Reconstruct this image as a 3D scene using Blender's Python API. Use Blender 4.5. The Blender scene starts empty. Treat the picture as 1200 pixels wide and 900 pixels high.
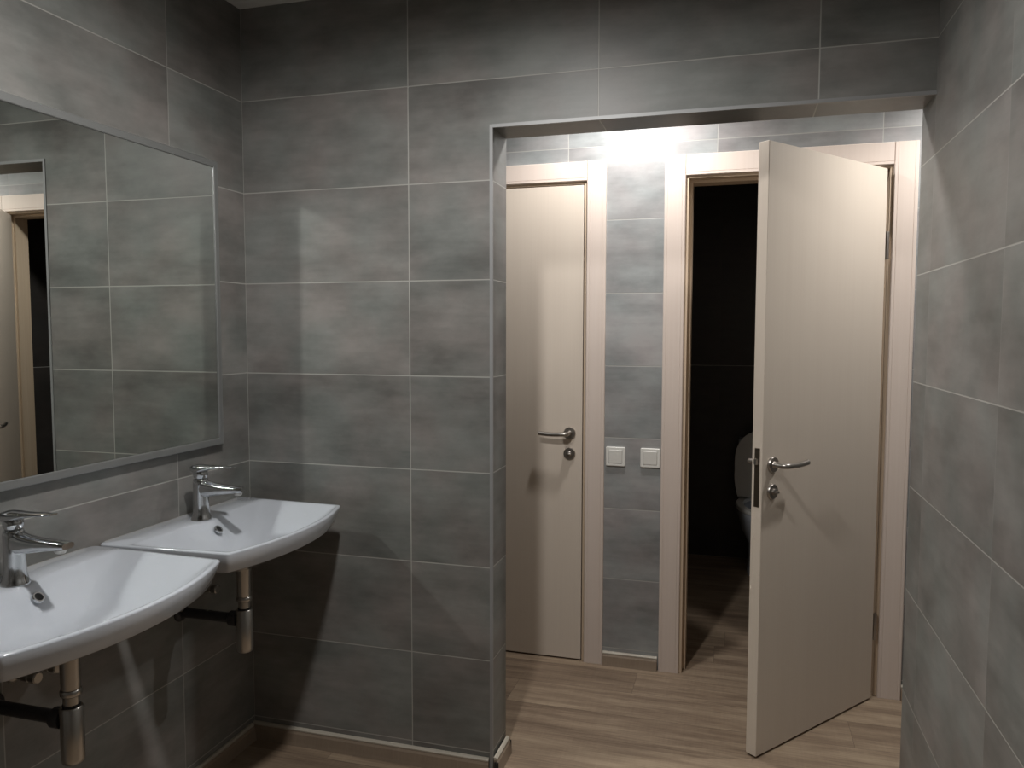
import bpy, bmesh, math, random
from mathutils import Vector, Matrix

random.seed(4)
scn = bpy.context.scene
COL = scn.collection
PI = math.pi

# ------------------------------------------------------------------ dimensions
XR = 2.094          # right wall
DW = 0.944          # far wall of the hall
TH = 0.155          # thickness of the front wall
OX = 0.877          # left edge of the opening
OZ = 2.047          # top of the opening
CZ = 2.49           # ceiling
T, P, Z0 = 0.602, 0.302, 0.075   # tile module, height of the first joint
YB = -3.6           # rear wall behind the viewer
HX = 3.4            # right end of the hall

# ------------------------------------------------------------------ materials
def new_mat(name):
    m = bpy.data.materials.new(name)
    m.use_nodes = True
    nt = m.node_tree
    nt.nodes.clear()
    out = nt.nodes.new('ShaderNodeOutputMaterial')
    b = nt.nodes.new('ShaderNodeBsdfPrincipled')
    nt.links.new(b.outputs[0], out.inputs[0])
    return m, nt, b

def srgb(r, g, b):
    f = lambda c: (c / 255 / 12.92) if c / 255 <= .04045 else ((c / 255 + .055) / 1.055) ** 2.4
    return (f(r), f(g), f(b), 1)

class NT:
    """small node-writing helper"""
    def __init__(s, nt): s.nt = nt
    def n(s, t, **kw):
        x = s.nt.nodes.new(t)
        for k, v in kw.items(): setattr(x, k, v)
        return x
    def put(s, sock, v):
        if hasattr(v, 'links') or isinstance(v, bpy.types.NodeSocket): s.nt.links.new(v, sock)
        else: sock.default_value = v
    def m(s, op, a, b=0.0, c=None):
        x = s.n('ShaderNodeMath', operation=op)
        s.put(x.inputs[0], a); s.put(x.inputs[1], b)
        if c is not None: s.put(x.inputs[2], c)
        return x.outputs[0]
    def mix(s, fac, a, b, kind='RGBA', blend='MIX'):
        x = s.n('ShaderNodeMix', data_type=kind)
        if kind == 'RGBA':
            x.blend_type = blend
            s.put(x.inputs[0], fac); s.put(x.inputs[6], a); s.put(x.inputs[7], b)
            return x.outputs[2]
        s.put(x.inputs[0], fac); s.put(x.inputs[2], a); s.put(x.inputs[3], b)
        return x.outputs[0]
    def noise(s, vec, scale, detail=3, rough=.5):
        x = s.n('ShaderNodeTexNoise')
        s.put(x.inputs['Vector'], vec)
        x.inputs['Scale'].default_value = scale
        x.inputs['Detail'].default_value = detail
        x.inputs['Roughness'].default_value = rough
        return x.outputs[0]
    def comb(s, a, b, c):
        x = s.n('ShaderNodeCombineXYZ')
        s.put(x.inputs[0], a); s.put(x.inputs[1], b); s.put(x.inputs[2], c)
        return x.outputs[0]

def tile_material(name, axis, u0, grout_w=.0015, vfade=1.0, lo=(95, 95, 93), hi=(136, 135, 133), P=P, Z0=Z0):
    m, nt, b = new_mat(name)
    N = NT(nt)
    tc = N.n('ShaderNodeTexCoord')
    sep = N.n('ShaderNodeSeparateXYZ')
    nt.links.new(tc.outputs['Object'], sep.inputs[0])
    u = N.m('DIVIDE', N.m('SUBTRACT', sep.outputs[axis], u0), T)
    v = N.m('DIVIDE', N.m('SUBTRACT', sep.outputs[2], Z0), P)
    cu, cv = N.m('FLOOR', u), N.m('FLOOR', v)
    fu, fv = N.m('SUBTRACT', u, cu), N.m('SUBTRACT', v, cv)
    du = N.m('MULTIPLY', N.m('MINIMUM', fu, N.m('SUBTRACT', 1.0, fu)), T)
    dv = N.m('MULTIPLY', N.m('MINIMUM', fv, N.m('SUBTRACT', 1.0, fv)), P)
    def line(d, w):
        x = N.n('ShaderNodeMapRange', interpolation_type='SMOOTHSTEP')
        N.put(x.inputs[0], d); x.inputs[1].default_value = w * .7; x.inputs[2].default_value = w * 1.5
        x.inputs[3].default_value = 1; x.inputs[4].default_value = 0
        return x.outputs[0]
    gu = N.m('MULTIPLY', line(du, grout_w), vfade)
    gv = line(dv, grout_w)
    grout = N.m('MAXIMUM', gu, gv)
    wn = N.n('ShaderNodeTexWhiteNoise', noise_dimensions='3D')
    N.put(wn.inputs['Vector'], N.comb(cu, cv, axis * 7.3))
    # per-tile shifted, sideways-brushed clouds
    off = N.n('ShaderNodeVectorMath', operation='SCALE')
    nt.links.new(wn.outputs['Color'], off.inputs[0]); off.inputs['Scale'].default_value = 40
    base = N.n('ShaderNodeVectorMath', operation='ADD')
    nt.links.new(tc.outputs['Object'], base.inputs[0]); nt.links.new(off.outputs[0], base.inputs[1])
    st = N.n('ShaderNodeVectorMath', operation='MULTIPLY')
    nt.links.new(base.outputs[0], st.inputs[0]); st.inputs[1].default_value = (.55, .55, 1.0)
    cloud = N.noise(st.outputs[0], 6.4, 6, .60)
    st2 = N.n('ShaderNodeVectorMath', operation='MULTIPLY')
    nt.links.new(base.outputs[0], st2.inputs[0]); st2.inputs[1].default_value = (.22, .22, 1.6)
    brush = N.noise(st2.outputs[0], 22.0, 4, .6)
    warm = N.noise(base.outputs[0], 5.0, 2, .5)
    k = N.m('ADD', N.m('MULTIPLY', cloud, .78), N.m('MULTIPLY', brush, .22))
    k = N.m('ADD', k, N.m('MULTIPLY', N.m('SUBTRACT', wn.outputs['Value'], .5), .10))
    r = N.n('ShaderNodeValToRGB')
    N.put(r.inputs[0], k)
    e = r.color_ramp.elements
    e[0].position = .32; e[0].color = srgb(*lo)
    e[1].position = .68; e[1].color = srgb(*hi)
    wr = N.n('ShaderNodeValToRGB'); N.put(wr.inputs[0], warm)
    e = wr.color_ramp.elements
    e[0].position = .35; e[0].color = (.96, 1.0, .975, 1)
    e[1].position = .68; e[1].color = (1.06, .99, .96, 1)
    body = N.mix(1.0, r.outputs[0], wr.outputs[0], blend='MULTIPLY')
    c = N.mix(N.m('MULTIPLY', grout, .8), body, srgb(172, 170, 164))
    N.put(b.inputs['Base Color'], c)
    N.put(b.inputs['Roughness'], N.m('ADD', N.m('MULTIPLY', cloud, .15), .36))
    b.inputs['Specular IOR Level'].default_value = .42
    bp = N.n('ShaderNodeBump'); bp.inputs['Strength'].default_value = .35; bp.inputs['Distance'].default_value = .001
    N.put(bp.inputs['Height'], N.m('ADD', N.m('MULTIPLY', grout, -1.0), N.m('MULTIPLY', brush, .12)))
    nt.links.new(bp.outputs[0], b.inputs['Normal'])
    return m

def floor_material():
    m, nt, b = new_mat('grey oak floor planks')
    N = NT(nt)
    tc = N.n('ShaderNodeTexCoord'); sep = N.n('ShaderNodeSeparateXYZ')
    nt.links.new(tc.outputs['Object'], sep.inputs[0])
    PW, PL = .19, 1.25
    v = N.m('DIVIDE', N.m('ADD', sep.outputs[1], .06), PW)
    cv = N.m('FLOOR', v); fv = N.m('SUBTRACT', v, cv)
    wrow = N.n('ShaderNodeTexWhiteNoise', noise_dimensions='1D'); N.put(wrow.inputs['W'], cv)
    u = N.m('ADD', N.m('DIVIDE', sep.outputs[0], PL), N.m('MULTIPLY', wrow.outputs['Value'], 3.0))
    cu = N.m('FLOOR', u); fu = N.m('SUBTRACT', u, cu)
    wn = N.n('ShaderNodeTexWhiteNoise', noise_dimensions='3D'); N.put(wn.inputs['Vector'], N.comb(cu, cv, 3.1))
    off = N.n('ShaderNodeVectorMath', operation='SCALE')
    nt.links.new(wn.outputs['Color'], off.inputs[0]); off.inputs['Scale'].default_value = 30
    base = N.n('ShaderNodeVectorMath', operation='ADD')
    nt.links.new(tc.outputs['Object'], base.inputs[0]); nt.links.new(off.outputs[0], base.inputs[1])
    def stretched(sx, sy, scale, d, rough):
        st = N.n('ShaderNodeVectorMath', operation='MULTIPLY')
        nt.links.new(base.outputs[0], st.inputs[0]); st.inputs[1].default_value = (sx, sy, 1)
        return N.noise(st.outputs[0], scale, d, rough)
    bands = stretched(.9, 9.0, 2.2, 3, .55)
    fine = stretched(3, 60.0, 3.0, 4, .6)
    saw = stretched(55.0, 5.0, 2.0, 2, .5)        # cross saw marks
    k = N.m('ADD', N.m('MULTIPLY', bands, .62), N.m('MULTIPLY', fine, .38))
    k = N.m('ADD', k, N.m('MULTIPLY', N.m('SUBTRACT', wn.outputs['Value'], .5), .12))
    k = N.m('ADD', k, N.m('MULTIPLY', N.m('SUBTRACT', saw, .5), .07))
    r = N.n('ShaderNodeValToRGB'); N.put(r.inputs[0], k)
    e = r.color_ramp.elements
    e[0].position = .30; e[0].color = srgb(108, 91, 76)
    e[1].position = .70; e[1].color = srgb(172, 153, 130)
    x = e.new(.5); x.color = srgb(141, 122, 103)
    dv = N.m('MULTIPLY', N.m('MINIMUM', fv, N.m('SUBTRACT', 1.0, fv)), PW)
    du = N.m('MULTIPLY', N.m('MINIMUM', fu, N.m('SUBTRACT', 1.0, fu)), PL)
    gap = N.m('LESS_THAN', N.m('MINIMUM', du, dv), .0009)
    c = N.mix(N.m('MULTIPLY', gap, .45), r.outputs[0], srgb(60, 50, 42))
    N.put(b.inputs['Base Color'], c)
    b.inputs['Roughness'].default_value = .5
    b.inputs['Specular IOR Level'].default_value = .4
    bp = N.n('ShaderNodeBump'); bp.inputs['Strength'].default_value = .15; bp.inputs['Distance'].default_value = .001
    N.put(bp.inputs['Height'], k); nt.links.new(bp.outputs[0], b.inputs['Normal'])
    return m

def wood_material(name, lo, hi, rough=.5):
    """pale wood veneer with fine upright grain"""
    m, nt, b = new_mat(name)
    N = NT(nt)
    tc = N.n('ShaderNodeTexCoord')
    def st(s, scale, d):
        x = N.n('ShaderNodeVectorMath', operation='MULTIPLY')
        nt.links.new(tc.outputs['Object'], x.inputs[0]); x.inputs[1].default_value = s
        return N.noise(x.outputs[0], scale, d, .55)
    k = N.m('ADD', N.m('MULTIPLY', st((70, 70, .7), 3.0, 3), .6), N.m('MULTIPLY', st((9, 9, .25), 2.0, 3), .4))
    r = N.n('ShaderNodeValToRGB'); N.put(r.inputs[0], k)
    e = r.color_ramp.elements
    e[0].position = .33; e[0].color = srgb(*lo)
    e[1].position = .67; e[1].color = srgb(*hi)
    N.put(b.inputs['Base Color'], r.outputs[0])
    b.inputs['Roughness'].default_value = rough
    b.inputs['Specular IOR Level'].default_value = .35
    return m

def plain(name, col, rough=.5, metal=0.0, spec=.5, coat=0.0, bump=0.0, var=.03):
    m, nt, b = new_mat(name)
    N = NT(nt)
    tc = N.n('ShaderNodeTexCoord')
    n = N.noise(tc.outputs['Object'], 35.0, 3)
    dark = tuple(c * (1 - var) for c in col[:3]) + (1,)
    lite = tuple(min(1, c * (1 + var)) for c in col[:3]) + (1,)
    N.put(b.inputs['Base Color'], N.mix(n, dark, lite))
    b.inputs['Roughness'].default_value = rough
    b.inputs['Metallic'].default_value = metal
    b.inputs['Specular IOR Level'].default_value = spec
    b.inputs['Coat Weight'].default_value = coat
    b.inputs['Coat Roughness'].default_value = .05
    if bump:
        bp = N.n('ShaderNodeBump'); bp.inputs['Strength'].default_value = bump; bp.inputs['Distance'].default_value = .001
        N.put(bp.inputs['Height'], n); nt.links.new(bp.outputs[0], b.inputs['Normal'])
    return m

M = {}
M['tile_front'] = tile_material('grey wall tile, front wall', 0, 0.0)
M['tile_left'] = tile_material('grey wall tile, left wall', 1, -.355, vfade=.7)
M['tile_right'] = tile_material('grey wall tile, right wall', 1, 0.0, vfade=.22)
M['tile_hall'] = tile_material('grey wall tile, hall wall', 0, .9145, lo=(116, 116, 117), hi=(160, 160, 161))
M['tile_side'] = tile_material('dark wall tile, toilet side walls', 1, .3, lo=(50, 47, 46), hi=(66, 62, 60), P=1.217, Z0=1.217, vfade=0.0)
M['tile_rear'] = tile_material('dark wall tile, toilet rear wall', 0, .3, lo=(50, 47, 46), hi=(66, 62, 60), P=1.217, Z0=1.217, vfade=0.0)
M['tile_back'] = tile_material('grey wall tile, washroom rear wall', 0, .3)
M['tile_end'] = tile_material('grey wall tile, hall end wall', 1, .3)
M['floor'] = floor_material()
M['ceiling'] = plain('white ceiling paint', srgb(205, 204, 198), .9, bump=.1)
M['leaf'] = wood_material('pale door veneer', (203, 190, 176), (207, 195, 181), .45)
M['casing'] = wood_material('pale casing veneer', (206, 191, 180), (210, 196, 186), .5)
M['jambwood'] = wood_material('door frame veneer', (188, 167, 143), (200, 180, 157), .5)
M['ceramic'] = plain('white glazed ceramic', (.555, .585, .635, 1), .09, spec=.55, coat=.4, var=.01)
M['chrome'] = plain('chrome', (.62, .63, .64, 1), .10, metal=1, var=.02)
M['chrome_dull'] = plain('worn chrome', (.50, .48, .45, 1), .28, metal=1, var=.05)
M['steel'] = plain('satin steel', (.42, .39, .36, 1), .32, metal=1, var=.05)
M['darksteel'] = plain('dark steel plate', (.16, .13, .10, 1), .40, metal=1, var=.08)
M['alu'] = plain('satin aluminium', (.30, .30, .30, 1), .5, metal=.3, var=.03)
M['frame'] = plain('grey aluminium mirror frame', (.315, .32, .315, 1), .38, metal=.6, var=.03)
M['mirror'] = plain('mirror silver', (.74, .77, .74, 1), .0, metal=1, var=.002)
M['black'] = plain('black rubber and hole shade', (.012, .012, .013, 1), .5)  # rubber parts, and the overflow disc coloured as hole shade
M['blackpipe'] = plain('dark waste pipe', (.03, .03, .033, 1), .4)
M['plastic'] = plain('white switch plastic', srgb(222, 220, 214), .35, var=.01)
M['plinth'] = wood_material('brown plinth foil', (138, 122, 106), (148, 132, 115), .5)
M['plinth_lip'] = plain('pale plinth lip', srgb(182, 174, 160), .45)
M['silicone'] = plain('grey sealant', srgb(150, 148, 145), .5)

# ------------------------------------------------------------------ mesh helpers
class MB:
    def __init__(s): s.bm = bmesh.new()
    def face(s, pts):
        vs = [s.bm.verts.new(p) for p in pts]
        return s.bm.faces.new(vs)
    def box(s, a, b, bev=0.0, seg=2):
        x0, y0, z0 = a; x1, y1, z1 = b
        v = [s.bm.verts.new(p) for p in ((x0, y0, z0), (x1, y0, z0), (x1, y1, z0), (x0, y1, z0),
                                         (x0, y0, z1), (x1, y0, z1), (x1, y1, z1), (x0, y1, z1))]
        fs = [s.bm.faces.new([v[i] for i in q]) for q in
              ((3, 2, 1, 0), (4, 5, 6, 7), (0, 1, 5, 4), (1, 2, 6, 5), (2, 3, 7, 6), (3, 0, 4, 7))]
        if bev:
            es = list({e for f in fs for e in f.edges})
            bmesh.ops.bevel(s.bm, geom=es, offset=bev, segments=seg, profile=.5, affect='EDGES')
        return s
    def prism(s, poly, axis, a, b):
        """polygon in the two other axes, extruded along axis from a to b"""
        def mk(p, t):
            q = [0, 0, 0]; o = [i for i in range(3) if i != axis]
            q[o[0]], q[o[1]] = p; q[axis] = t
            return tuple(q)
        A = [s.bm.verts.new(mk(p, a)) for p in poly]; B = [s.bm.verts.new(mk(p, b)) for p in poly]
        s.bm.faces.new(A); s.bm.faces.new(B[::-1])
        n = len(poly)
        for i in range(n):
            s.bm.faces.new((A[i], B[i], B[(i + 1) % n], A[(i + 1) % n]))
        return s
    def rings(s, rings, cap0=True, cap1=True):
        R = [[s.bm.verts.new(p) for p in r] for r in rings]
        n = len(R[0])
        for a, b in zip(R, R[1:]):
            for i in range(n):
                s.bm.faces.new((a[i], a[(i + 1) % n], b[(i + 1) % n], b[i]))
        if cap0: s.bm.faces.new(R[0][::-1])
        if cap1: s.bm.faces.new(R[-1])
        return s
    def lathe(s, prof, origin=(0, 0, 0), axis=(0, 0, 1), n=32, cap0=True, cap1=True):
        """prof: (radius, height along axis)"""
        w = Vector(axis).normalized()
        u = w.orthogonal().normalized(); v = w.cross(u); o = Vector(origin)
        return s.rings([[o + w * h + (u * math.cos(2 * PI * i / n) + v * math.sin(2 * PI * i / n)) * max(r, 1e-5)
                         for i in range(n)] for r, h in prof], cap0, cap1)
    def tube(s, pts, r, n=16):
        pts = [Vector(p) for p in pts]
        rr = r if isinstance(r, (list, tuple)) else [r] * len(pts)
        rings = []; up = None
        for i, p in enumerate(pts):
            d = (pts[min(i + 1, len(pts) - 1)] - pts[max(i - 1, 0)]).normalized()
            if up is None: up = d.orthogonal().normalized()
            up = (up - d * up.dot(d)).normalized(); sd = d.cross(up)
            rings.append([p + (up * math.cos(2 * PI * k / n) + sd * math.sin(2 * PI * k / n)) * rr[i] for k in range(n)])
        return s.rings(rings)
    def build(s, name, mat, parent=None, smooth=False, angle=40, loc=None):
        bmesh.ops.recalc_face_normals(s.bm, faces=s.bm.faces[:])
        me = bpy.data.meshes.new(name)
        if smooth:
            for f in s.bm.faces: f.smooth = True
            for e in s.bm.edges:
                if len(e.link_faces) == 2 and e.calc_face_angle(0) > math.radians(angle): e.smooth = False
        s.bm.to_mesh(me); s.bm.free()
        me.materials.append(mat)
        o = bpy.data.objects.new(name, me); COL.objects.link(o)
        if parent: o.parent = parent
        if loc: o.location = loc
        return o

def tag(o, label, cat, group=None, kind=None):
    o['label'] = label; o['category'] = cat
    if group: o['group'] = group
    if kind: o['kind'] = kind
    return o

def empty(name, loc=(0, 0, 0), rz=0):
    o = bpy.data.objects.new(name, None); COL.objects.link(o)
    o.location = loc; o.rotation_euler = (0, 0, rz); o.empty_display_size = .1
    return o

def struct(o, label, cat): return tag(o, label, cat, kind='structure')

def rrect(w, h, r, n=5, cx=0, cy=0):
    pts = []
    for sx, sy, a0 in ((1, 1, 0), (-1, 1, 90), (-1, -1, 180), (1, -1, 270)):
        for i in range(n + 1):
            a = math.radians(a0 + 90 * i / n)
            pts.append((cx + sx * (w / 2 - r) + r * math.cos(a), cy + sy * (h / 2 - r) + r * math.sin(a)))
    return pts

# ------------------------------------------------------------------ room shell
struct(MB().box((-.15, YB - .15, -.12), (HX + .1, 2.95, 0)).build('floor', M['floor']),
       'grey-brown oak plank floor running through the washroom and hall', 'floor')
struct(MB().box((-.15, YB - .15, CZ), (HX + .1, 2.95, CZ + .1)).build('ceiling', M['ceiling']),
       'plain white painted ceiling above the grey tiles', 'ceiling')
struct(MB().box((-.15, YB, 0), (0, DW, CZ)).build('wall_left', M['tile_left']),
       'grey tiled wall behind the mirror and basins', 'wall')
w = MB().prism([(0, 0), (OX, 0), (OX, OZ), (XR, OZ), (XR, CZ), (0, CZ)], 1, 0, TH)
struct(w.build('wall_front', M['tile_front']), 'grey tiled wall with a wide doorless opening to the hall', 'wall')
struct(MB().box((XR, YB, 0), (XR + .15, TH, CZ)).build('wall_right', M['tile_right']),
       'grey tiled wall along the right edge of the photo', 'wall')
struct(MB().box((-.15, YB - .15, 0), (XR + .15, YB, CZ)).build('wall_rear', M['tile_back']),
       'grey tiled wall behind the viewer', 'wall')
struct(MB().box((XR + .15, 0, 0), (HX, TH, CZ)).build('wall_hall_near', M['tile_hall']),
       'near tiled wall of the hall past the right-hand corner', 'wall')
struct(MB().box((HX, 0, 0), (HX + .1, DW + .12, CZ)).build('wall_hall_right', M['tile_end']),
       'tiled end wall of the hall on the right', 'wall')

# openings in the hall wall
D1 = dict(a=.366, b=.984, h=2.040)      # inner faces of frame, narrow door
D2 = dict(a=1.409, b=2.146, h=2.040)    # toilet door
JT = .030                               # frame thickness
w = MB().prism([(-.15, 0), (D1['a'] - JT, 0), (D1['a'] - JT, D1['h'] + JT), (D1['b'] + JT, D1['h'] + JT), (D1['b'] + JT, 0),
                (D2['a'] - JT, 0), (D2['a'] - JT, D2['h'] + JT), (D2['b'] + JT, D2['h'] + JT), (D2['b'] + JT, 0),
                (HX, 0), (HX, CZ), (-.15, CZ)], 1, DW, DW + .12)
struct(w.build('wall_hall_far', M['tile_hall']), 'grey tiled hall wall holding the two pale doors', 'wall')
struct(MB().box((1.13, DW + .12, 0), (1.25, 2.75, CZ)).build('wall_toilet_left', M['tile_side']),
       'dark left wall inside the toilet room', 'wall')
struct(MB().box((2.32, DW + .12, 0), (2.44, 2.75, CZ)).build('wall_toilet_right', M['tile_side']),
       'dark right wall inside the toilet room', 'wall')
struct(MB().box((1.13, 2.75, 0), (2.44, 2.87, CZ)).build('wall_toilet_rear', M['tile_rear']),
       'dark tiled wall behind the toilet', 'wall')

# metal edge profiles of the opening
w = MB().prism([(OX - .006, 0), (OX + .004, 0), (OX + .004, OZ - .004), (XR, OZ - .004), (XR, OZ + .006), (OX - .006, OZ + .006)], 1, -.0035, .004)
struct(w.build('trim_1', M['alu']), 'pale metal edge strip round the front of the opening', 'trim')
# plinths: brown foil body with a pale soft lip
def plinth(name, label, L, loc, rz):
    """runs along local +x for L, room side is local -y"""
    e = empty(name, loc, rz); struct(e, label, 'baseboard')
    MB().prism([(-.0005, 0), (-.020, 0), (-.018, .012), (-.015, .040), (-.010, .050), (-.0005, .050)], 0, 0, L).build('plinth_body', M['plinth'], e)
    MB().prism([(-.0005, .050), (-.012, .0495), (-.0125, .054), (-.0075, .0585), (-.0005, .059)], 0, 0, L).build('plinth_lip', M['plinth_lip'], e)
    return e
plinth('baseboard_front', 'brown plinth with a pale lip along the foot of the front wall', OX - .01, (.001, -.0005, 0), 0)
plinth('baseboard_left', 'brown plinth along the wall under the basins', -YB - .02, (.0005, YB, 0), PI / 2)
plinth('baseboard_hall', 'short plinth between the two door casings', 1.309 - 1.079, (1.078, DW - .0005, 0), 0)
plinth('baseboard_hall_right', 'plinth to the right of the toilet door casing', HX - 2.245, (2.243, DW - .0005, 0), 0)
e = plinth('baseboard_jamb', 'short plinth piece with a pale lip and open ends on the left jamb', TH - .012, (OX + .0045, .004, 0), PI / 2)
w = MB().box((.0, -.017, .006), (.004, -.003, .044))
w.build('end_clip', M['black'], e, loc=(-.0042, 0, 0))
MB().box((.0, -.017, .006), (.004, -.003, .044)).build('end_clip', M['black'], e, loc=(TH - .012 + .0002, 0, 0))

# ------------------------------------------------------------------ doors
def casing(root, a, b, h, wd, y0, y1):
    """flat casing boards round an opening, a small groove near each edge"""
    for x0, x1 in ((a - wd, a), (b, b + wd)):
        w = MB()
        w.prism([(x0, y1), (x0, y0 + .003), (x0 + .003, y0), (x0 + .012, y0), (x0 + .0125, y0 + .0012), (x0 + .0135, y0 + .0012), (x0 + .014, y0),
                 (x1 - .014, y0), (x1 - .0135, y0 + .0012), (x1 - .0125, y0 + .0012), (x1 - .012, y0), (x1 - .003, y0), (x1, y0 + .003), (x1, y1)], 2, 0.0005, h + wd)
        w.build('casing', M['casing'], root)
    w = MB()
    w.prism([(y1, h), (y0 + .003, h), (y0, h + .003), (y0, h + .012), (y0 + .0012, h + .0125), (y0 + .0012, h + .0135), (y0, h + .014),
             (y0, h + wd - .003), (y0 + .003, h + wd), (y1, h + wd)], 0, a + .0006, b - .0006)
    w.build('casing', M['casing'], root)

def frame(root, d, y0, y1, stop_y):
    for x0, x1 in ((d['a'] - JT + .001, d['a']), (d['b'], d['b'] + JT - .001)):
        MB().box((x0, y0, .0005), (x1, y1, d['h'] + JT - .001), .0008, 1).build('door_frame', M['jambwood'], root)
    MB().box((d['a'] + .0002, y0, d['h']), (d['b'] - .0002, y1, d['h'] + JT - .001), .0008, 1).build('door_frame', M['jambwood'], root)
    # stop, the step the leaf closes against
    MB().box((d['a'] + .0002, stop_y, .0005), (d['a'] + .012, y1 - .001, d['h'] - .0002)).build('door_stop', M['jambwood'], root)
    MB().box((d['b'] - .012, stop_y, .0005), (d['b'] - .0002, y1 - .001, d['h'] - .0002)).build('door_stop', M['jambwood'], root)
    MB().box((d['a'] + .0122, stop_y, d['h'] - .012), (d['b'] - .0122, y1 - .001, d['h'] - .0002)).build('door_stop', M['jambwood'], root)

def lever_set(leaf, x, z_handle, z_lock, y, side, direction):
    """lever, rosette and thumb-turn on the face at local y; side = sign of outward normal; direction = sign along x"""
    s = side; d = direction
    w = MB()
    w.lathe([(.0262, 0), (.0262, .006), (.0245, .0085), (.012, .0088), (.0105, .012), (.0098, .040)], (x, y, z_handle), (0, s, 0))
    R = .014
    path = [(x, y + s * .030, z_handle), (x, y + s * .040, z_handle)]
    for i in range(1, 7):
        a = PI / 2 * i / 6
        path.append((x + d * R * (1 - math.cos(a)), y + s * (.040 + R * math.sin(a)), z_handle))
    path += [(x + d * .040, y + s * .0535, z_handle - .0012), (x + d * .060, y + s * .0520, z_handle - .0022), (x + d * .090, y + s * .0510, z_handle - .0015),
             (x + d * .1245, y + s * .0510, z_handle + .002)]
    w.tube(path, .0092, 18)
    h = w.build('door_handle', M['steel'], leaf, True)
    h['label'] = 'satin steel lever handle'
    w = MB()
    w.lathe([(.0258, 0), (.0258, .006), (.0240, .0085), (.0115, .0088), (.0112, .0145), (.0098, .0155)], (x, y, z_lock), (0, s, 0))
    w.box((x - .0085, min(y + s * .013, y + s * .026), z_lock - .0032), (x + .0085, max(y + s * .013, y + s * .026), z_lock + .0032), .0012)
    k = w.build('lock_rosette', M['steel'], leaf, True)
    k['label'] = 'round steel lock rosette below the handle'

# narrow closed door
d1 = empty('door_1', (0, DW, 0)); struct(d1, 'closed narrow pale wood door left of the light switches', 'door')
casing(d1, .354, .995, 2.050, .081, -.012, -.0004)
frame(d1, D1, -.0002, .119, .042)
leaf = MB().box((D1['a'] + .003, .0, .007), (D1['b'] - .004, .040, D1['h'] - .004), .0012, 1).build('door_leaf', M['leaf'], d1)
lever_set(leaf, .926, .993, .905, 0.0, -1, -1)

# open toilet door
d2 = empty('door_2', (0, DW, 0)); struct(d2, 'pale wood toilet door standing open towards the viewer', 'door')
casing(d2, 1.397, 2.158, 2.050, .084, -.012, -.0004)
frame(d2, D2, -.0002, .119, .042)
leaf2 = MB().box((0, -.040, .008), (.722, 0, 2.032), .0014, 1).build('door_leaf', M['leaf'], d2)
leaf2.location = (2.1325, .9105 - DW, 0); leaf2.rotation_euler = (0, 0, math.radians(-127.45))
lever_set(leaf2, .669, .989, .899, 0.0, 1, -1)
lever_set(leaf2, .669, .989, .899, -.040, -1, -1)
w = MB().box((.7212, -.030, .850), (.7235, -.010, 1.046), .0008, 1)
w.box((.7233, -.028, .938), (.7242, -.012, .950))
k = w.build('lock_plate', M['darksteel'], leaf2); k['label'] = 'dark steel lock plate in the door edge'
w = MB().prism([(.722, -.026), (.722, -.014), (.735, -.016), (.735, -.024)], 2, .992, 1.010)
w.build('latch_bolt', M['steel'], leaf2)
for zc in (1.750, .285):
    w = MB()
    w.lathe([(.0062, -.052), (.0068, -.050), (.0068, -.0170), (.0062, -.0165), (.0062, -.0160), (.0068, -.0155),
             (.0068, .0155), (.0062, .0160), (.0062, .0165), (.0068, .0170), (.0068, .050), (.0062, .052)], (2.1405, .922 - DW + .004, zc), (0, 0, 1), 16)
    w.box((2.1420, -.0175, zc - .05), (2.1475, .002, zc + .05), .0005, 1)
    h = w.build('hinge', M['steel'], d2, True); h['label'] = 'steel butt hinge'

# ------------------------------------------------------------------ light switches
def switch(x, z, label):
    e = empty('light_switch', (x, DW, z)); tag(e, label, 'light switch', 'switches between the doors')
    w = MB(); o = rrect(.081, .081, .005); i1 = rrect(.076, .076, .004); i2 = rrect(.058, .058, .003); 
    w.rings([[(p[0], -.0004, p[1]) for p in o], [(p[0], -.0075, p[1]) for p in o], [(p[0], -.0095, p[1]) for p in i1],
             [(p[0], -.0095, p[1]) for p in i2], [(p[0], -.004, p[1]) for p in i2]])
    w.build('switch_frame', M['plastic'], e, True, 30)
    w = MB(); o = rrect(.0565, .0565, .003); i1 = rrect(.0535, .0535, .002)
    w.rings([[(p[0], -.0042, p[1]) for p in o], [(p[0], -.0105 - .0016 * p[1] / .028, p[1]) for p in o], [(p[0], -.0118 - .0016 * p[1] / .028, p[1]) for p in i1]])
    w.build('switch_rocker', M['plastic'], e, True, 30)
switch(1.1245, .902, 'white square light switch next to the closed door casing, left of the pair')
switch(1.2690, .902, 'white square light switch touching the open toilet door casing, right of the pair')

# ------------------------------------------------------------------ mirror
MY0, MY1, MZ0, MZ1 = -1.90, -.163, 1.062, 1.958
mi = empty('wall_mirror', (0, (MY0 + MY1) / 2, MZ0)); tag(mi, 'large rectangular wall mirror in a slim grey metal frame above the basins', 'mirror')
cy = (MY0 + MY1) / 2; hw = (MY1 - MY0) / 2; hh = MZ1 - MZ0
def mring(inset, x):
    return [(x, -hw + inset, inset), (x, hw - inset, inset), (x, hw - inset, hh - inset), (x, -hw + inset, hh - inset)]
MB().rings([mring(.0, .001), mring(.0, .020), mring(.002, .022), mring(.019, .022), mring(.021, .0205), mring(.021, .001)], False, False).build('mirror_frame', M['frame'], mi)
MB().box((.001, -hw + .0215, .0215), (.0185, hw - .0215, hh - .0215)).build('mirror_glass', M['mirror'], mi)

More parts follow.
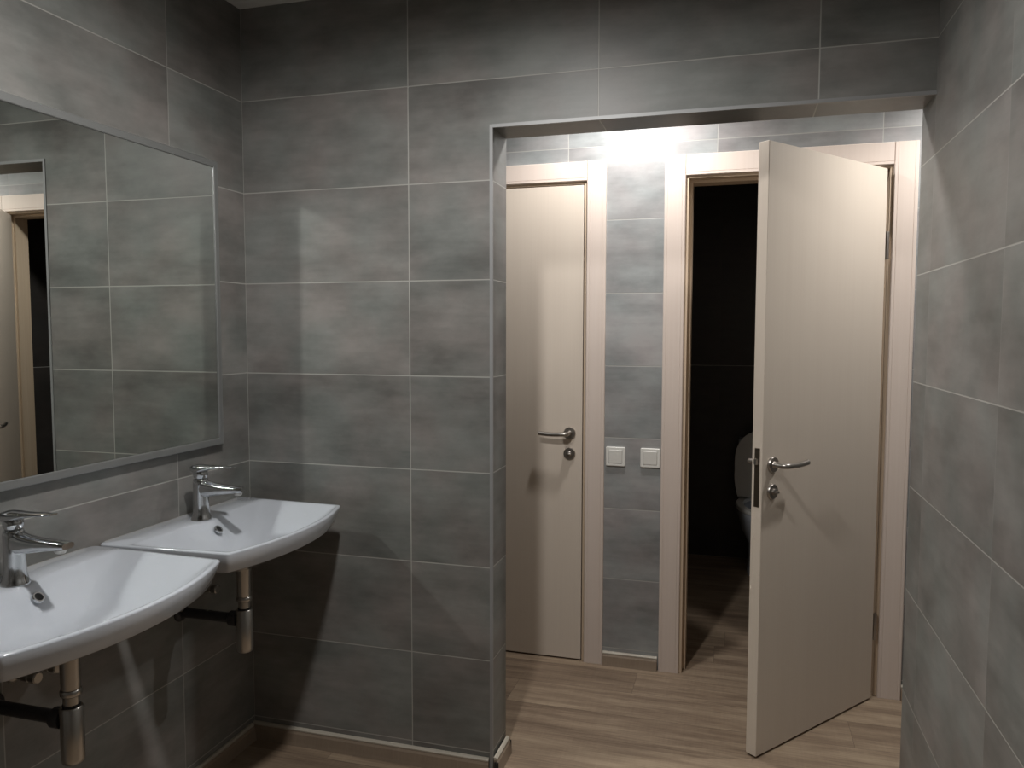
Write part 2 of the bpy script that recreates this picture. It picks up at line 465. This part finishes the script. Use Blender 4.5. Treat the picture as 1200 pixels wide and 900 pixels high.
# ------------------------------------------------------------------ washbasins
RIM = .866
def ray_poly(cx, cy, ang, poly):
    dx, dy = math.cos(ang), math.sin(ang); best = None
    n = len(poly)
    for i in range(n):
        (x1, y1), (x2, y2) = poly[i], poly[(i + 1) % n]
        ex, ey = x2 - x1, y2 - y1
        den = dx * ey - dy * ex
        if abs(den) < 1e-12: continue
        t = ((x1 - cx) * ey - (y1 - cy) * ex) / den
        u = ((x1 - cx) * dy - (y1 - cy) * dx) / den
        if t > 0 and -1e-9 <= u <= 1 + 1e-9 and (best is None or t < best): best = t
    return best

def round_poly(pts, radii, n=6):
    out = []
    N_ = len(pts)
    for i, p in enumerate(pts):
        r = radii[i]
        if r <= 0: out.append(p); continue
        p = Vector(p); a = Vector(pts[i - 1]); b = Vector(pts[(i + 1) % N_])
        da, db = (a - p).normalized(), (b - p).normalized()
        for k in range(n + 1):
            t = k / n
            q = (p + da * r) * (1 - t) ** 2 + p * 2 * t * (1 - t) + (p + db * r) * t ** 2
            out.append((q.x, q.y))
    return out

def basin_outline(back, side_b, side_f, fcorner, fmid, rb=.02, rf=.008):
    """plan outline: back edge at x=back, front arc from fcorner at the sides to fmid in the middle"""
    s = fmid - fcorner; R = (side_f ** 2 + s ** 2) / (2 * s)
    arc = []
    for i in range(1, 24):
        y = side_f - 2 * side_f * i / 24
        arc.append((fmid - R + math.sqrt(R * R - y * y), y))
    pts = [(back, side_b), (fcorner, side_f)] + arc + [(fcorner, -side_f), (back, -side_b)]
    rad = [rb, rf] + [0] * len(arc) + [rf, rb]
    return round_poly(pts, rad)[::-1]

BC = (.225, 0.0)
def basin_mesh(SB, SF, FC, FM):
    outer = basin_outline(.0, SB, SF, FC, FM)
    angs = [2 * PI * i / 180 for i in range(180)]
    for q in outer: angs.append(math.atan2(q[1] - BC[1], q[0] - BC[0]) % (2 * PI))
    angs = sorted(set(round(a, 4) for a in angs))
    def ring(poly, z):
        r = []
        for a in angs:
            t = ray_poly(BC[0], BC[1], a, poly)
            x, y = BC[0] + math.cos(a) * t, BC[1] + math.sin(a) * t
            r.append((x, y, z(x, y) if callable(z) else z))
        return r
    def shrink(k, b=0.0, e=0.0):
        return basin_outline(.0 + b, SB - k, SF - k, FC - k, FM - k, .02, .008)
    def O(b, db, df, dc, dm, rb, rf): return basin_outline(b, SB - db, SF - df, FC - dc, FM - dm, rb, rf)
    L = []
    # belly below, from the waste up to the skirt edge
    L.append([(BC[0] + .028 * math.cos(a), .028 * math.sin(a), RIM - .121) for a in angs])
    L.append([(BC[0] + .060 * math.cos(a), .070 * math.sin(a), RIM - .119) for a in angs])
    L.append(ring(O(.05, .12, .12, .085, .105, .05, .05), RIM - .097))
    L.append(ring(O(.012, .045, .045, .032, .038, .03, .03), RIM - .0620))
    L.append(ring(shrink(.0175), RIM - .0570))
    L.append(ring(shrink(.0145), RIM - .0545))
    L.append(ring(shrink(.0), RIM - .0050))
    L.append(ring(shrink(.0008, .0008), RIM - .0018))
    L.append(ring(shrink(.0035, .0035), RIM))
    # rim top, bowl inside; the ledge swells forward round the tap
    def ledge(pts, amt): return [(x + (amt * math.exp(-(y / .055) ** 2) if x < .2 else 0), y) for x, y in pts]
    def dense(pts):
        o = []
        for i, p in enumerate(pts):
            q = pts[(i + 1) % len(pts)]
            n = max(1, int(math.hypot(q[0] - p[0], q[1] - p[1]) / .012))
            o += [(p[0] + (q[0] - p[0]) * k / n, p[1] + (q[1] - p[1]) * k / n) for k in range(n)]
        return o
    L.append(ring(ledge(dense(O(.086, .016, .015, .008, .013, .02, .015)), .034), RIM - .0008))
    L.append(ring(ledge(dense(O(.094, .022, .021, .012, .018, .02, .02)), .034), RIM - .0045))
    L.append(ring(ledge(dense(O(.124, .085, .076, .022, .030, .03, .03)), .022), RIM - .032))
    L.append(ring(dense(O(.160, .143, .131, .036, .048, .04, .04)), RIM - .062))
    L.append(ring(dense(O(.178, .168, .157, .063, .085, .04, .04)), RIM - .082))
    L.append([(BC[0] + .034 * math.cos(a), .034 * math.sin(a), RIM - .102) for a in angs])
    L.append([(BC[0] + .023 * math.cos(a), .023 * math.sin(a), RIM - .104) for a in angs])
    L.append([(BC[0] + .022 * math.cos(a), .022 * math.sin(a), RIM - .114) for a in angs])
    return MB().rings(L, True, True)

def washbasin(yc, label, dims, dy):
    e = empty('washbasin', (0, yc, 0)); tag(e, label, 'washbasin', 'washbasins below the mirror')
    basin_mesh(*dims).build('bowl', M['ceramic'], e, True, 50, loc=(.0008, 0, 0))
    # overflow: chrome ring round a solid black disc that paints the hole's shade, on the slope in front of the tap
    nrm = Vector((.034, 0, .032)).normalized(); c = Vector((.1490, dy, RIM - .0245))
    MB().lathe([(.0085, .0), (.0085, .0012), (.0095, .0035), (.0125, .0035), (.0138, .0015), (.0140, -.002)], c, nrm, 28, False, False).build('overflow_ring', M['chrome'], e, True)
    MB().lathe([(.0088, .0002), (.0088, .0018)], c, nrm, 24).build('overflow_shade_disc', M['black'], e)
    MB().lathe([(.021, RIM - .1065), (.021, RIM - .103), (.018, RIM - .1018), (.001, RIM - .1014)], (BC[0], 0, 0), (0, 0, 1), 28).build('drain_plug', M['chrome'], e, True)
    w = MB().tube([(.0018, -.285 + .57 * i / 20, RIM - .0002) for i in range(21)], .0012, 8)
    w.build('sealant_joint', M['silicone'], e, True)
    return e
Y2, Y1 = -.362, -.997
washbasin(Y2, 'white ceramic wall-hung basin in the corner, further from the viewer', (.308, .289, .388, .440), -.008)
washbasin(Y1, 'white ceramic wall-hung basin nearest the viewer, cut by the left edge', (.314, .299, .400, .467), .010)

# ------------------------------------------------------------------ basin taps
def ell(cx, cy, cz, ry, rz, n=20, p=2.6):
    pts = []
    for i in range(n):
        a = 2 * PI * i / n; c, s_ = math.cos(a), math.sin(a)
        pts.append((cx, cy + ry * math.copysign(abs(c) ** (2 / p), c), cz + rz * math.copysign(abs(s_) ** (2 / p), s_)))
    return pts
def tap(yc, label):
    e = empty('basin_tap', (0, yc, RIM)); tag(e, label, 'tap', 'mixer taps on the basins')
    x0 = .085
    w = MB().lathe([(.0300, -.0002), (.0300, .003), (.0265, .010), (.0238, .022), (.0222, .045), (.0218, .070), (.0222, .105), (.0218, .118), (.0200, .121)], (x0, 0, 0), (0, 0, 1), 36)
    w.build('tap_body', M['chrome'], e, True, 60)
    # spout: broad flat beak reaching out over the bowl
    S = [(x0 - .008, .0205, .094, .0255), (x0 + .018, .0205, .094, .0250), (x0 + .030, .0205, .0925, .0225), (x0 + .055, .0200, .0925, .0180), (x0 + .085, .0192, .0940, .0140),
         (x0 + .115, .0185, .0955, .0112), (x0 + .140, .0178, .0960, .0095), (x0 + .149, .0160, .0965, .0070)]
    w = MB().rings([ell(x, 0, z, ry, rz) for x, ry, z, rz in S])
    w.build('spout', M['chrome'], e, True, 60)
    w = MB().lathe([(.0118, .0), (.0118, -.006), (.0105, -.0085), (.008, -.0085)], (x0 + .128, 0, .0885), (.12, 0, 1), 24)
    w.build('aerator', M['chrome_dull'], e, True)
    # ball joint and lever on top
    w = MB().lathe([(.0165, .1205), (.0172, .124), (.0205, .129), (.0215, .136), (.0205, .143), (.0180, .147)], (x0, 0, 0), (0, 0, 1), 32)
    w.build('cartridge_dome', M['chrome'], e, True, 60)
    S = [(x0 - .026, .0140, .1500, .0060), (x0 - .023, .0195, .1500, .0105), (x0 - .010, .0225, .1505, .0135), (x0 + .008, .0225, .1525, .0115), (x0 + .026, .0205, .1550, .0075),
         (x0 + .055, .0170, .1580, .0045), (x0 + .085, .0145, .1605, .0034), (x0 + .108, .0130, .1620, .0028), (x0 + .114, .0100, .1625, .0016)]
    w = MB().rings([ell(x, 0, z, ry, rz) for x, ry, z, rz in S])
    w.build('lever', M['chrome'], e, True, 60)
    return e
tap(Y2, 'chrome single-lever mixer tap on the corner basin, further from the viewer')
tap(-.985, 'chrome single-lever mixer tap on the basin nearest the viewer')

# ------------------------------------------------------------------ bottle traps and valves under the basins
def trap(yc, label):
    e = empty('bottle_trap', (BC[0] + .0008, yc, 0)); tag(e, label, 'drain trap', 'bottle traps under the basins')
    t = RIM - .1211
    MB().lathe([(.034, t), (.034, t - .006), (.022, t - .016), (.0205, t - .026), (.0200, .648), (.0192, .646)], (0, 0, 0), (0, 0, 1), 32).build('waste_tube', M['chrome_dull'], e, True)
    MB().lathe([(.0205, .6455), (.0222, .643), (.0222, .634), (.0200, .631), (.0165, .630), (.0165, .612)], (0, 0, 0), (0, 0, 1), 32).build('coupling_nut', M['chrome_dull'], e, True)
    MB().lathe([(.0178, .6118), (.0178, .6072)], (0, 0, 0), (0, 0, 1), 32).build('seal_ring', M['black'], e, True)
    MB().lathe([(.0215, .607), (.0240, .604), (.0240, .492), (.0228, .484), (.0200, .481)], (0, 0, 0), (0, 0, 1), 36).build('bottle', M['chrome_dull'], e, True)
    w = MB().tube([(-.018, 0, .575), (-BC[0] + .012, 0, .575)], .0150, 20)
    w.build('outlet_pipe', M['blackpipe'], e, True)
    MB().lathe([(.0215, .0), (.0225, .002), (.0225, .024), (.0190, .027)], (-.022, 0, .575), (-1, 0, 0), 28).build('outlet_nut', M['blackpipe'], e, True)
    MB().lathe([(.029, .0), (.029, .004), (.024, .010), (.016, .012)], (-BC[0] - .0003, 0, .575), (1, 0, 0), 28).build('wall_flange', M['blackpipe'], e, True)
    return e
trap(Y2, 'chrome bottle trap under the corner basin, in shadow')
trap(-.984, 'chrome bottle trap under the nearest basin, at the bottom left')

def valve(y, label):
    e = empty('angle_valve', (0, y, .625)); tag(e, label, 'valve', 'angle valves under the basins')
    w = MB().lathe([(.0195, -.002), (.0195, .003), (.016, .008), (.0095, .010), (.0095, .030), (.0125, .032), (.0125, .052), (.0095, .054)], (0, 0, 0), (1, 0, 0), 24)
    w.lathe([(.0085, .0), (.0085, .022), (.0075, .026)], (.042, 0, .008), (0, 0, 1), 20)
    w.build('valve_body', M['chrome_dull'], e, True)
    MB().lathe([(.0125, .0), (.0140, .003), (.0140, .018), (.0115, .021)], (.054, 0, 0), (1, 0, 0), 12).build('valve_knob', M['chrome_dull'], e, True, 20)
    MB().tube([(.042, 0, .034), (.044, 0, .055), (.046, 0, .068)], .0052, 12).build('supply_hose', M['chrome_dull'], e, True)
valve(-.928, 'small chrome angle valve under the nearest basin, left of its pair')
valve(-.872, 'small chrome angle valve under the nearest basin, just left of its bottle trap')
valve(Y2 - .080, 'small chrome angle valve under the corner basin, left of its pair')
valve(Y2 + .080, 'small chrome angle valve under the corner basin, right of its pair')

# ------------------------------------------------------------------ toilet in the dark room
TX, TYB = 1.785, 2.748
to = empty('toilet', (TX, TYB, 0)); tag(to, 'white toilet with its lid up in the dark room behind the open door', 'toilet')
def oval(cy, ry, rx, z, n=48, back=None):
    """egg outline, front towards -y; flattened at y=back"""
    pts = []
    for i in range(n):
        a = 2 * PI * i / n
        y = cy - ry * math.cos(a); x = rx * math.sin(a) * (1 - .10 * math.cos(a))
        if back is not None: y = min(y, back)
        pts.append((x, y, z))
    return pts
R = [oval(-.27, .20, .10, .0005), oval(-.27, .20, .10, .02), oval(-.26, .19, .092, .10), oval(-.27, .20, .100, .19), oval(-.31, .25, .145, .29),
     oval(-.335, .275, .160, .36), oval(-.34, .28, .168, .395), oval(-.34, .278, .166, .403), oval(-.34, .225, .130, .403), oval(-.34, .20, .110, .36), oval(-.33, .12, .065, .25)]
MB().rings(R).build('toilet_bowl', M['ceramic'], to, True, 50)
R = [oval(-.34, .28, .169, .4035), oval(-.34, .284, .172, .412), oval(-.34, .276, .166, .424), oval(-.34, .225, .128, .424), oval(-.34, .220, .124, .412), oval(-.34, .222, .126, .4035)]
w = MB(); w.rings(R + [R[0]], False, False)
bmesh.ops.remove_doubles(w.bm, verts=w.bm.verts[:], dist=1e-6)
w.build('toilet_seat', M['plastic'], to, True, 50)
def lid(y, k=1.0):
    pts = []
    for i in range(48):
        a = 2 * PI * i / 48
        x = .180 * k * math.copysign(abs(math.cos(a)) ** .85, math.cos(a)); z = math.sin(a)
        zz = .415 + (.21 if z < 0 else .21) * (1 + math.copysign(abs(z) ** .8, z)) * 1.0
        if z < -.2: x = .180 * k * (1 - .12 * ((-z - .2) / .8) ** 2) if abs(math.cos(a)) > .02 else x; x = math.copysign(abs(x), math.cos(a))
        pts.append((x, y - .04 + .05 * (zz - .415) / .42, .415 + .02 + (zz - .415) * (.42 - .02) / .42 * k + (1 - k) * .2))
    return pts
MB().rings([lid(-.158, .97), lid(-.162, 1.0), lid(-.172, 1.0), lid(-.177, .96)]).build('toilet_lid', M['plastic'], to, True, 40)
w = MB(); w.rings([[(p[0], p[1], z) for p in rrect(.31, .13, .03, 5, 0, -.068)] for z in (.38, .40, .74, .745)])
w.build('cistern', M['ceramic'], to, True, 40)
w = MB(); w.rings([[(p[0], p[1], z) for p in rrect(.32 - k, .132 - k, .03, 5, 0, -.068)] for z, k in ((.7452, 0), (.765, 0), (.772, .01))])
w.build('cistern_lid', M['ceramic'], to, True, 40)

# ------------------------------------------------------------------ lights
def lamp(name, loc, power, size, col=(1, 1, 1), spread=180, rot=(0, 0, 0)):
    l = bpy.data.lights.new(name, 'AREA'); l.shape = 'DISK'; l.size = size; l.energy = power; l.color = col
    l.spread = math.radians(spread)
    o = bpy.data.objects.new(name, l); COL.objects.link(o); o.location = loc; o.rotation_euler = rot
    return o
def downlight(name, loc, power, radius, col, cone=180, blend=.45):
    l = bpy.data.lights.new(name, 'SPOT'); l.energy = power; l.shadow_soft_size = radius; l.color = col
    l.spot_size = math.radians(cone); l.spot_blend = blend
    o = bpy.data.objects.new(name, l); COL.objects.link(o); o.location = loc
    return o
downlight('washroom_downlight', (1.0, -1.13, CZ - .052), 72, .05, (1.0, .985, .96), 180, .56)
downlight('hall_downlight', (1.175, .545, CZ - .05), 46, .045, (1.0, .985, .97), 176, .64)
downlight('hall_downlight', (2.50, .57, CZ - .05), 49, .045, (1.0, .982, .955), 160, .85)

w = bpy.data.worlds.new('dark_world'); scn.world = w; w.use_nodes = True
w.node_tree.nodes['Background'].inputs[0].default_value = (.02, .02, .022, 1)
w.node_tree.nodes['Background'].inputs[1].default_value = .3

# ------------------------------------------------------------------ camera
cam = bpy.data.cameras.new('camera'); co = bpy.data.objects.new('camera', cam); COL.objects.link(co)
yaw, pitch, roll = .2818835, -.0661056, .0014250
f = Vector((-math.sin(yaw) * math.cos(pitch), math.cos(yaw) * math.cos(pitch), math.sin(pitch)))
r = Vector((math.cos(yaw), math.sin(yaw), 0)); u = r.cross(f)
r2 = r * math.cos(roll) + u * math.sin(roll); u2 = -r * math.sin(roll) + u * math.cos(roll)
mat = Matrix((r2, u2, -f)).transposed().to_4x4(); mat.translation = Vector((1.609025, -2.302369, 1.421968))
co.matrix_world = mat
cam.sensor_width = 36; cam.sensor_fit = 'HORIZONTAL'; cam.lens = 912.334 / 1200 * 36
cam.clip_start = .01
scn.camera = co

# ------------------------------------------------------------------ colour and light paths
scn.view_settings.view_transform = 'Standard'
scn.view_settings.look = 'None'
scn.view_settings.exposure = 0.0
scn.view_settings.gamma = 1.0
cy_ = scn.cycles
cy_.caustics_reflective = True
cy_.caustics_refractive = False
cy_.blur_glossy = 0.0
cy_.max_bounces = 10
cy_.diffuse_bounces = 4
cy_.glossy_bounces = 6
cy_.sample_clamp_indirect = 0
cy_.use_guiding = True
